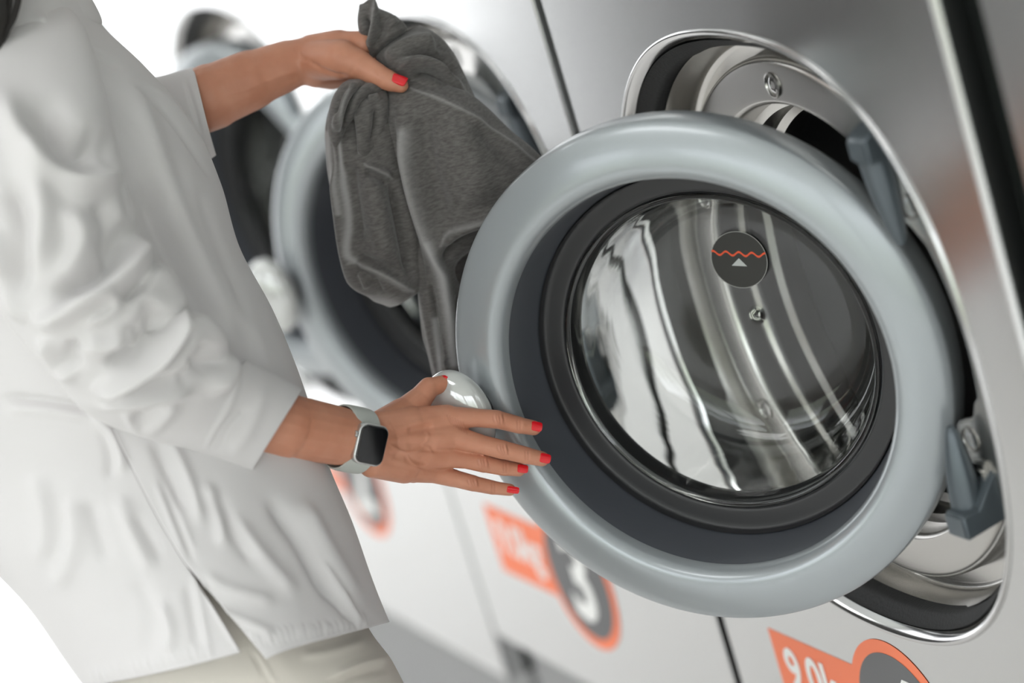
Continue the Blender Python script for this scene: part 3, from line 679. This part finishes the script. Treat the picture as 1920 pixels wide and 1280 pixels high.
# --- trousers: seat, then two legs down to the floor
def ring3(c, a, b_, ra_, rb_, n): 
    t = np.linspace(0, 2 * np.pi, n, endpoint=False)[:, None]; return c + a * ra_ * np.cos(t) + b_ * rb_ * np.sin(t)
rowsT = [(150, 1060, 620, 985, 2.66, .125), (170, 1150, 660, 1090, 2.66, .135), (195, 1230, 692, 1175, 2.66, .142), (215, 1300, 738, 1240, 2.66, .150), (235, 1380, 775, 1320, 2.66, .155), (255, 1470, 800, 1400, 2.66, .155)]
Xt, tht = loft(rowsT, 200, 300, 0., .95); Nt = vnormals(Xt)
if (Nt[75, 75] @ FW) > 0: Nt = -Nt
Xt += Nt * (noise3(Xt, 25, 47) * .0015)[..., None]
Xt, _, _ = fold(Xt, Nt, [([(466, 1215), (490, 1255), (512, 1290), (540, 1340)], 2.2, -2.0), ([(476, 1213), (500, 1253), (522, 1288)], 3.5, 1.2), ([(620, 1270), (680, 1245), (735, 1232)], 8, 3), ([(600, 1290), (660, 1268), (735, 1250)], 8, -3),
                        ([(395, 1170), (420, 1200), (425, 1240)], 6, 2), ([(560, 1230), (620, 1222), (690, 1200)], 10, 2)])
trousers = adopt(grid_obj('trousers', Xt, M['trousers'], None, capends=True))
for s in (-1, 1):
    hip = PX(480, 1330, 2.66) + lat * .075 * s; ft = V(hip[0], hip[1], FLOOR + .07) + fwd * .02 * s
    Lr = []
    for k in range(30):
        t = k / 29; r = .088 * (1 - t) + .052 * t; Lr.append(ring3(hip * (1 - t) + ft * t, V(1, 0, 0), V(0, 1, 0), r, r * 1.1, 40))
    lg = grid_obj('trouser_leg', np.array(Lr), M['trousers'], None, capends=True); lg.parent = trousers
    bm = bmesh.new(); toe = ft + fwd * .15 + V(0, 0, -.035); capsule(bm, ft + V(0, 0, -.03) - fwd * .02, .038, toe, .033)
    bmesh.ops.recalc_face_normals(bm, faces=bm.faces); me = bpy.data.meshes.new('shoe'); bm.to_mesh(me); bm.free()
    for v in me.vertices: v.co.z = max(v.co.z, FLOOR + .001)
    adopt(link('shoe', me, M['shoe'], sharp=60))
# --- hair: mass round the head and a lock falling over the shoulder
bm = bmesh.new()
capsule(bm, c_hd + V(0, 0, .02) - fwd * .02, .105, c_jaw - fwd * .055, .085)
capsule(bm, c_jaw - fwd * .06, .075, PX(-110, -20, 2.60), .05)
capsule(bm, PX(-40, -140, 2.54), .035, PX(-14, 40, 2.51), .018); capsule(bm, PX(-14, 40, 2.51), .018, PX(-16, 100, 2.50), .010)
HX = fuse(bm, .006, .5, 5)
hr = HX[0] + HX[1] * (noise3(HX[0] * V(1, 1, .15), 260, 3) * .002)[:, None]
vs = hr.tolist(); fs = list(HX[2])
for k in range(26):
    u_ = -30 + 2.4 * k + rs.randn() * 2; pts = [(u_ + 20, -120, 2.525), (u_ + 14, -40, 2.515), (u_ + 4, 20, 2.505), (u_ - 14 - rs.rand() * 10, 80 + rs.randn() * 12, 2.50)]
    if u_ > 12: pts = [(u_ + 18, -90, 2.525), (u_ + 10, -20, 2.515), (u_ - 2, 35, 2.505), (u_ - 20, 78 + rs.randn() * 8, 2.502)]
    P_ = cr(np.array(pts), np.linspace(0, 3, 14)); b0 = len(vs)
    for q, p in enumerate(P_):
        c_ = PX(*p); r_ = .0020 * (1 - q / 16)
        for j in range(5): vs.append((c_ + RT * r_ * math.cos(j * 1.2566) + FW * r_ * math.sin(j * 1.2566)).tolist())
    fs.extend(grid_faces(14, 5, wrap_v=True, base=b0))
adopt(link('hair', mesh_from('hair', vs, fs), M['hair'], sharp=0))

# ------------------------------------------------------------------ watch on the near wrist
wc = PX(668, 825, 2.623); fa = PX(700, 831, 2.633) - PX(600, 811, 2.600); fa /= np.linalg.norm(fa)
wn_ = -FW - fa * (-(FW @ fa)); wn_ /= np.linalg.norm(wn_); wb = np.cross(fa, wn_)
if wb @ UP < 0: wb = -wb
watch = bpy.data.objects.new('smartwatch', None); C.objects.link(watch); watch.location = Vector(wc)
tag(watch, 'square smartwatch with black screen and pale grey strap on the near wrist', 'watch')
rot_ = Matrix(((fa[0], wb[0], wn_[0]), (fa[1], wb[1], wn_[1]), (fa[2], wb[2], wn_[2])))
if rot_.determinant() < 0: rot_ = Matrix(((fa[0], -wb[0], wn_[0]), (fa[1], -wb[1], wn_[1]), (fa[2], -wb[2], wn_[2])))
watch.rotation_euler = rot_.to_euler()
vs = []; n_ = 96; prof = [(-.5, -.6), (-.48, .5), (-.3, .9), (.3, .9), (.48, .5), (.5, -.6), (.3, -.9), (-.3, -.9)]
for i in range(n_):
    t = 2 * math.pi * i / n_; ry, rz = .0300, .0228; wdt = .0262; sh = -.006 * (1 - math.sin(t)) * .9
    for a, b_ in prof:
        k = 1 + b_ * .0013 / .027
        vs.append((a * wdt + sh, ry * k * math.cos(t), rz * k * math.sin(t) - .0012))
fs = grid_faces(n_, len(prof), wrap_u=True, wrap_v=True)
me = mesh_from('strap', vs, fs); bm = bmesh.new(); bm.from_mesh(me); bmesh.ops.recalc_face_normals(bm, faces=bm.faces); bm.to_mesh(me); bm.free()
link('strap', me, M['strap'], watch, sharp=50)
def rbox(name, sx, sy, z0, z1, r, m, parent, ox=0., oy=0., bev=.0015):
    pl = []
    for cx, cy, a0 in ((sx / 2 - r, sy / 2 - r, 0), (-sx / 2 + r, sy / 2 - r, 90), (-sx / 2 + r, -sy / 2 + r, 180), (sx / 2 - r, -sy / 2 + r, 270)):
        for k in range(7): a = math.radians(a0 + 15 * k); pl.append((ox + cx + r * math.cos(a), oy + cy + r * math.sin(a)))
    bm = bmesh.new(); prism(bm, pl, 'z', z0, z1); bmesh.ops.recalc_face_normals(bm, faces=bm.faces)
    if bev: bmesh.ops.bevel(bm, geom=[e for e in bm.edges if abs(e.verts[0].co.z - e.verts[1].co.z) < 1e-6], offset=bev, segments=3, affect='EDGES')
    me = bpy.data.meshes.new(name); bm.to_mesh(me); bm.free(); return link(name, me, m, parent, sharp=50)
case = rbox('case', .0325, .0385, .0195, .0292, .0085, M['case'], watch, bev=.0022)
rbox('screen', .0295, .0355, .0270, .0304, .0070, M['screen'], watch, bev=.0012)
v_, f_, _ = lathe([(.0001, -.0022), (.0030, -.0020), (.0033, 0), (.0030, .002), (.0001, .002)], 20)
cw = link('crown', mesh_from('crown', [(-.0170 + y * .8, .0070 + x, .0245 + z) for x, y, z in v_], f_), M['case'], watch, sharp=40)

# ------------------------------------------------------------------ the grey garment
GAIN = 1.15
def piece(rows, nr, ncl, folds, pale_lines, seed, amp=.0022, nexp=1.):
    Xg, tg = loft(rows, nr, ncl, 0., nexp); Ng = vnormals(Xg)
    j = ncl // 4
    if (Ng[nr // 2, j] @ FW) * (1 if np.sin(tg[j]) > 0 else -1) > 0: Ng = -Ng
    Xg = Xg + Ng * (noise3(Xg, 45, seed) * amp + noise3(Xg, 120, seed + 1) * amp * .35)[..., None]
    Xg, u_, v_ = fold(Xg, Ng, folds)
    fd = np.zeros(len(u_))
    for line, w_, k in pale_lines:
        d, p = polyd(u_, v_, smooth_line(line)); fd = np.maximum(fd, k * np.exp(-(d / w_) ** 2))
    vs = Xg.reshape(-1, 3); fs = grid_faces(nr, ncl, wrap_v=True) + [tuple(range(ncl)), tuple(reversed([(nr - 1) * ncl + j for j in range(ncl)]))]
    return vs, fs, fd
P1 = piece([(728, 158, 790, 146, 2.752, .008), (722, 195, 880, 185, 2.750, .026), (722, 250, 952, 240, 2.752, .036), (732, 328, 1030, 312, 2.762, .042), (750, 400, 1045, 375, 2.772, .042), (764, 460, 960, 425, 2.776, .034), (777, 525, 862, 490, 2.776, .022),
            (788, 580, 866, 550, 2.778, .017), (799, 640, 872, 610, 2.780, .015), (808, 680, 878, 660, 2.782, .014), (817, 715, 880, 706, 2.782, .013), (822, 745, 880, 738, 2.782, .008)], 300, 280,
           [([(752, 200), (758, 280), (774, 360), (802, 450), (824, 505), (840, 590), (852, 690)], 12, 9), ([(735, 200), (738, 290), (756, 380), (780, 470), (800, 560)], 9, -5), ([(790, 190), (800, 290), (822, 380), (836, 440)], 22, -10), ([(850, 220), (890, 300), (905, 390)], 26, 7), ([(890, 230), (960, 300), (1010, 350)], 20, -5),
            ([(770, 168), (830, 190), (900, 230), (1000, 300)], 8, 4), ([(832, 470), (850, 440), (885, 420), (935, 402)], 11, 10), ([(826, 500), (845, 470), (880, 450), (920, 440)], 10, -12), ([(806, 520), (818, 590), (832, 680)], 6, -6), ([(826, 620), (838, 700)], 4, 4), ([(858, 540), (862, 620), (868, 700)], 6, -4)],
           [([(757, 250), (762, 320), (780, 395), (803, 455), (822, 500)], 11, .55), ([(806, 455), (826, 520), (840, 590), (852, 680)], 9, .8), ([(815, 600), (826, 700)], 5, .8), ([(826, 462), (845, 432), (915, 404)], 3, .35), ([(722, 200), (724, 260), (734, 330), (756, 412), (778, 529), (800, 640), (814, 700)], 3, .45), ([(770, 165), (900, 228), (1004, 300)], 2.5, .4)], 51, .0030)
P2 = piece([(655, 150, 735, 160, 2.768, .012), (628, 182, 752, 190, 2.768, .024), (613, 240, 764, 240, 2.770, .032), (615, 292, 772, 300, 2.772, .034), (624, 345, 780, 360, 2.774, .034), (633, 395, 786, 425, 2.776, .032), (643, 470, 792, 480, 2.778, .030),
            (663, 530, 796, 520, 2.778, .026), (694, 565, 790, 545, 2.778, .018), (718, 576, 768, 562, 2.778, .010), (730, 580, 748, 574, 2.778, .003)], 260, 260,
           [([(730, 330), (746, 400), (762, 470), (775, 530)], 12, -12), ([(690, 310), (706, 390), (716, 460), (722, 510)], 22, 9), ([(655, 300), (664, 380), (676, 460)], 14, -8), ([(628, 300), (640, 390), (652, 470), (672, 530), (700, 560)], 8, 9),
            ([(668, 490), (700, 503), (740, 525), (778, 548)], 7, 7), ([(662, 478), (700, 488), (750, 510)], 7, -5), ([(678, 505), (694, 540)], 6, 6), ([(700, 520), (716, 555)], 8, -5), ([(684, 308), (710, 318), (735, 334)], 6, 6), ([(682, 322), (706, 332), (728, 348)], 8, -7)],
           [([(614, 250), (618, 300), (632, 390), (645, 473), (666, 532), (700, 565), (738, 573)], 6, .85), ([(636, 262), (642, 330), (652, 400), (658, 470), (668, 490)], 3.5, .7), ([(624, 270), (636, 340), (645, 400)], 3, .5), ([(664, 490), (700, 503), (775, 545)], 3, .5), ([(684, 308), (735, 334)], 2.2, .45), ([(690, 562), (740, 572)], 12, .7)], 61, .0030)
P5 = piece([(680, 176, 724, 168, 2.744, .010), (668, 196, 728, 186, 2.742, .016), (668, 228, 726, 216, 2.742, .017), (672, 262, 718, 250, 2.744, .015), (677, 288, 702, 280, 2.746, .010), (681, 307, 688, 303, 2.748, .003)], 110, 130,
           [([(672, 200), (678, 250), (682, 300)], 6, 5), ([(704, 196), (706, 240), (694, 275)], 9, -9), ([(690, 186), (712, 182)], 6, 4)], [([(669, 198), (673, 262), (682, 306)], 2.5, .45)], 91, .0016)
P6 = piece([(664, 146, 700, 150, 2.748, .010), (640, 160, 690, 168, 2.744, .018), (622, 190, 672, 198, 2.742, .022), (613, 228, 656, 232, 2.744, .020), (616, 256, 644, 258, 2.746, .013), (625, 276, 634, 275, 2.748, .003)], 110, 130,
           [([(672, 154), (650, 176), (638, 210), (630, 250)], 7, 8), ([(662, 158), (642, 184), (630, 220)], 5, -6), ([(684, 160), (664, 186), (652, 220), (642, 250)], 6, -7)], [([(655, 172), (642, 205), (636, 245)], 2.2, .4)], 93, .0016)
P8 = piece([(690, 148, 722, 158, 2.744, .008), (672, 160, 716, 170, 2.740, .012), (654, 184, 686, 192, 2.740, .012), (642, 216, 664, 222, 2.742, .010), (636, 246, 646, 248, 2.744, .003)], 90, 110,
           [([(704, 158), (676, 176), (660, 205), (650, 232)], 6, 5)], [], 94, .0012)
P3 = piece([(700, 92, 785, 50, 2.772, .012), (704, 108, 810, 62, 2.768, .024), (712, 124, 838, 88, 2.766, .032), (724, 142, 862, 124, 2.766, .034), (742, 158, 880, 165, 2.768, .032), (770, 172, 900, 205, 2.774, .026), (812, 192, 925, 240, 2.784, .012)], 220, 260,
           [([(724, 118), (760, 92), (800, 80), (820, 90)], 13, 10), ([(742, 134), (780, 112), (826, 130), (862, 172), (884, 200)], 10, 11), ([(764, 152), (800, 138), (840, 152), (875, 190)], 9, -13), ([(752, 112), (790, 100), (830, 112), (856, 146)], 8, -8), ([(778, 168), (820, 172), (870, 200), (905, 232)], 8, 6), ([(800, 60), (836, 100), (866, 150)], 9, -4)],
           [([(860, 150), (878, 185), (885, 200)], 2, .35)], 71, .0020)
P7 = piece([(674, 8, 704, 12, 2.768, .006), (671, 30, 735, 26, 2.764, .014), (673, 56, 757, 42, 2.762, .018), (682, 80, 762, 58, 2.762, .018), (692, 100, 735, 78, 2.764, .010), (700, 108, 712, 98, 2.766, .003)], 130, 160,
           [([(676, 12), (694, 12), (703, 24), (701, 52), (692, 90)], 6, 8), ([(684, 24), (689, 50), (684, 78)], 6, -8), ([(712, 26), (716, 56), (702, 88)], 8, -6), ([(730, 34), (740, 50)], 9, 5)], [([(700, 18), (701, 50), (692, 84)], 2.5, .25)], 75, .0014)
P4 = piece([(800, 400, 960, 380, 2.838, .012), (812, 450, 960, 430, 2.842, .02), (826, 520, 950, 500, 2.846, .022), (842, 575, 930, 570, 2.846, .02), (856, 620, 920, 620, 2.846, .012), (862, 640, 900, 640, 2.846, .004)], 90, 120,
           [([(840, 530), (870, 540), (900, 560)], 6, 5)], [], 81)
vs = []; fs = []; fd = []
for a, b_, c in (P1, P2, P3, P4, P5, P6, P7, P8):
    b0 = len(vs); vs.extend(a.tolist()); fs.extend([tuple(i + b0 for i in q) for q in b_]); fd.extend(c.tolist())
g_me = mesh_from('grey_garment', vs, fs); at = g_me.attributes.new('pale_lines', 'FLOAT', 'POINT'); at.data.foreach_set('value', fd)
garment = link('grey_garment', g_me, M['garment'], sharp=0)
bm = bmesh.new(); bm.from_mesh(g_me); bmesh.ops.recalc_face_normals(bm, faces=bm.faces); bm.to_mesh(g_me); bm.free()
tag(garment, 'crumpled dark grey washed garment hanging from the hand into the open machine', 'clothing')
# ------------------------------------------------------------------ place machines
PITCH = .738
mA = make_machine(0, '4', 'steel washing machine nearest the camera, its open door gripped by the person', xr=.376, rnd=.006)
mB = make_machine(-PITCH - .003, '3', 'steel washing machine marked 3, behind the grey garment, door open', phi=math.radians(28.5), dl=(-.036, -.044, -.003))
mC = make_machine(-2 * PITCH, '2', 'steel washing machine marked 2, beside the white shirt front', z0=-.648, phi=math.radians(12), dl=(.006, -.018, 0))
mD = make_machine(-3 * PITCH, '1', 'farthest blurred steel washing machine at the top left of the photo', z0=-.648, phi=0, dl=(0, .01, 0))
mE = make_machine(.430 + .375, '5', 'steel washing machine at the right edge, beyond the wide black gap', phi=0, dl=(0, .055, 0))
for xx, z0 in ((-.375 - PITCH, -.56),):
    struct(boxobj('trim_1', (xx - .006, xx + .006, .004, .03, FLOOR + OC + z0, .55), M['strip']))

# ------------------------------------------------------------------ room
H = 1.9
struct(boxobj('floor', (-4.2, 5, -4.6, .9, FLOOR - .1, FLOOR), M['floor']))
struct(boxobj('ceiling', (-4.2, 5, -4.6, .9, H, H + .1), M['ceil']))
struct(boxobj('wall_back', (-4.2, 5, .9, 1.0, FLOOR, H), M['ceil']))
def window_wall(axis, pos, a0, a1, opens, name, n0):
    """wall slab with rectangular openings; opens: (lo, hi, z0, z1)"""
    bm = bmesh.new(); t = .12
    def bx(a, b_, z0, z1):
        if b_ - a < 1e-4 or z1 - z0 < 1e-4: return
        if axis == 'x': box(bm, pos - t, pos, a, b_, z0, z1)
        else: box(bm, a, b_, pos - t, pos, z0, z1)
    cur = a0
    for lo, hi, z0, z1 in opens:
        bx(cur, lo, FLOOR, H); bx(lo, hi, FLOOR, z0); bx(lo, hi, z1, H); cur = hi
    bx(cur, a1, FLOOR, H)
    me = bpy.data.meshes.new(name); bm.to_mesh(me); bm.free(); struct(link(name, me, M['wall'] if name == 'wall_left' else M['wall_light'], smooth=False))
    for k, (lo, hi, z0, z1) in enumerate(opens):
        bm = bmesh.new(); w = .03
        def fr(a, b_, c, d):
            if axis == 'x': box(bm, pos - t * .7, pos - t * .3, a, b_, c, d)
            else: box(bm, a, b_, pos - t * .7, pos - t * .3, c, d)
        fr(lo, hi, z0, z0 + w); fr(lo, hi, z1 - w, z1)
        nn = max(1, round((hi - lo) / 1.1))
        for q in range(nn + 1):
            x = lo + (hi - lo) * q / nn; fr(max(lo, x - w), min(hi, x + w), z0 + w, z1 - w)
        me = bpy.data.meshes.new('window'); bm.to_mesh(me); bm.free()
        struct(link('window_%d' % (n0 + k), me, M['frame'], smooth=False))
window_wall('x', -4.2, -4.6, .9, [(-1.56, .75, FLOOR + .05, H - .1)], 'wall_left', 1)
window_wall('y', -4.6, -4.2, 5, [(-3.9, -2.3, FLOOR + .1, H - .15), (-1.2, 1.0, FLOOR + .5, H - .15), (1.5, 4.8, FLOOR + .3, H - .1)], 'wall_front', 2)
window_wall('x', 5.12, -4.6, .9, [(-4.45, -.6, FLOOR + .2, H - .1)], 'wall_right', 6)

# ------------------------------------------------------------------ sky and garden light
w = bpy.data.worlds.new('sky'); bpy.context.scene.world = w; w.use_nodes = True
wn, wl = w.node_tree.nodes, w.node_tree.links
bg = wn['Background']
tc = wn.new('ShaderNodeTexCoord'); sp = wn.new('ShaderNodeSeparateXYZ'); ra = wn.new('ShaderNodeValToRGB'); no = wn.new('ShaderNodeTexNoise'); no.inputs['Scale'].default_value = 9
ad = wn.new('ShaderNodeMath'); ad.operation = 'MULTIPLY_ADD'; ad.inputs[1].default_value = .5; ad.inputs[2].default_value = .25
mu = wn.new('ShaderNodeMath'); mu.operation = 'MULTIPLY_ADD'; mu.inputs[1].default_value = .18
wl.new(tc.outputs['Generated'], sp.inputs[0]); wl.new(sp.outputs['Z'], ad.inputs[0]); wl.new(tc.outputs['Generated'], no.inputs['Vector'])
wl.new(no.outputs['Fac'], mu.inputs[0]); wl.new(ad.outputs[0], mu.inputs[2]); wl.new(mu.outputs[0], ra.inputs['Fac'])
e = ra.color_ramp.elements; e[0].position = .28; e[0].color = (.33, .36, .27, 1); e[1].position = .44; e[1].color = (.93, .96, 1, 1)
x = e.new(.36); x.color = (.44, .49, .43, 1)
mx = wn.new('ShaderNodeMix'); mx.data_type = 'RGBA'; mr = wn.new('ShaderNodeMapRange'); mr.inputs[1].default_value = -.75; mr.inputs[2].default_value = -.35
wl.new(sp.outputs['X'], mr.inputs[0]); wl.new(mr.outputs[0], mx.inputs[0]); mx.inputs[6].default_value = (.72, .73, .74, 1); wl.new(ra.outputs['Color'], mx.inputs[7])
wl.new(mx.outputs[2], bg.inputs['Color']); bg.inputs['Strength'].default_value = 3.9

def area(name, loc, rot, sx, sy, power, col=(1, 1, 1)):
    L = bpy.data.lights.new(name, 'AREA'); L.shape = 'RECTANGLE'; L.size = sx; L.size_y = sy; L.energy = power; L.color = col
    o = bpy.data.objects.new(name, L); C.objects.link(o); o.location = loc; o.rotation_euler = rot; return o
for x_ in (-3.2, -1.4, .6):
    area('ceiling_fill', (x_, -1.9, H - .02), (0, 0, 0), 1.2, .6, 12)  # unseen overhead fill lights, added without fixtures

# ------------------------------------------------------------------ camera
cd = bpy.data.cameras.new('camera'); co = bpy.data.objects.new('camera', cd); C.objects.link(co)
Rm = Matrix(((RT[0], UP[0], -FW[0]), (RT[1], UP[1], -FW[1]), (RT[2], UP[2], -FW[2])))
co.matrix_world = Matrix.Translation(Vector(CAM)) @ Rm.to_4x4()
cd.sensor_width = 36; cd.lens = F_PX * 36 / 1920; cd.clip_start = .05; cd.clip_end = 100
cd.dof.use_dof = True; cd.dof.focus_distance = 2.67; cd.dof.aperture_fstop = 2.0
sc = bpy.context.scene; sc.camera = co
sc.view_settings.view_transform = 'Standard'; sc.view_settings.look = 'None'; sc.view_settings.gamma = 1; sc.view_settings.use_curve_mapping = False
sc.view_settings.exposure = 0.0
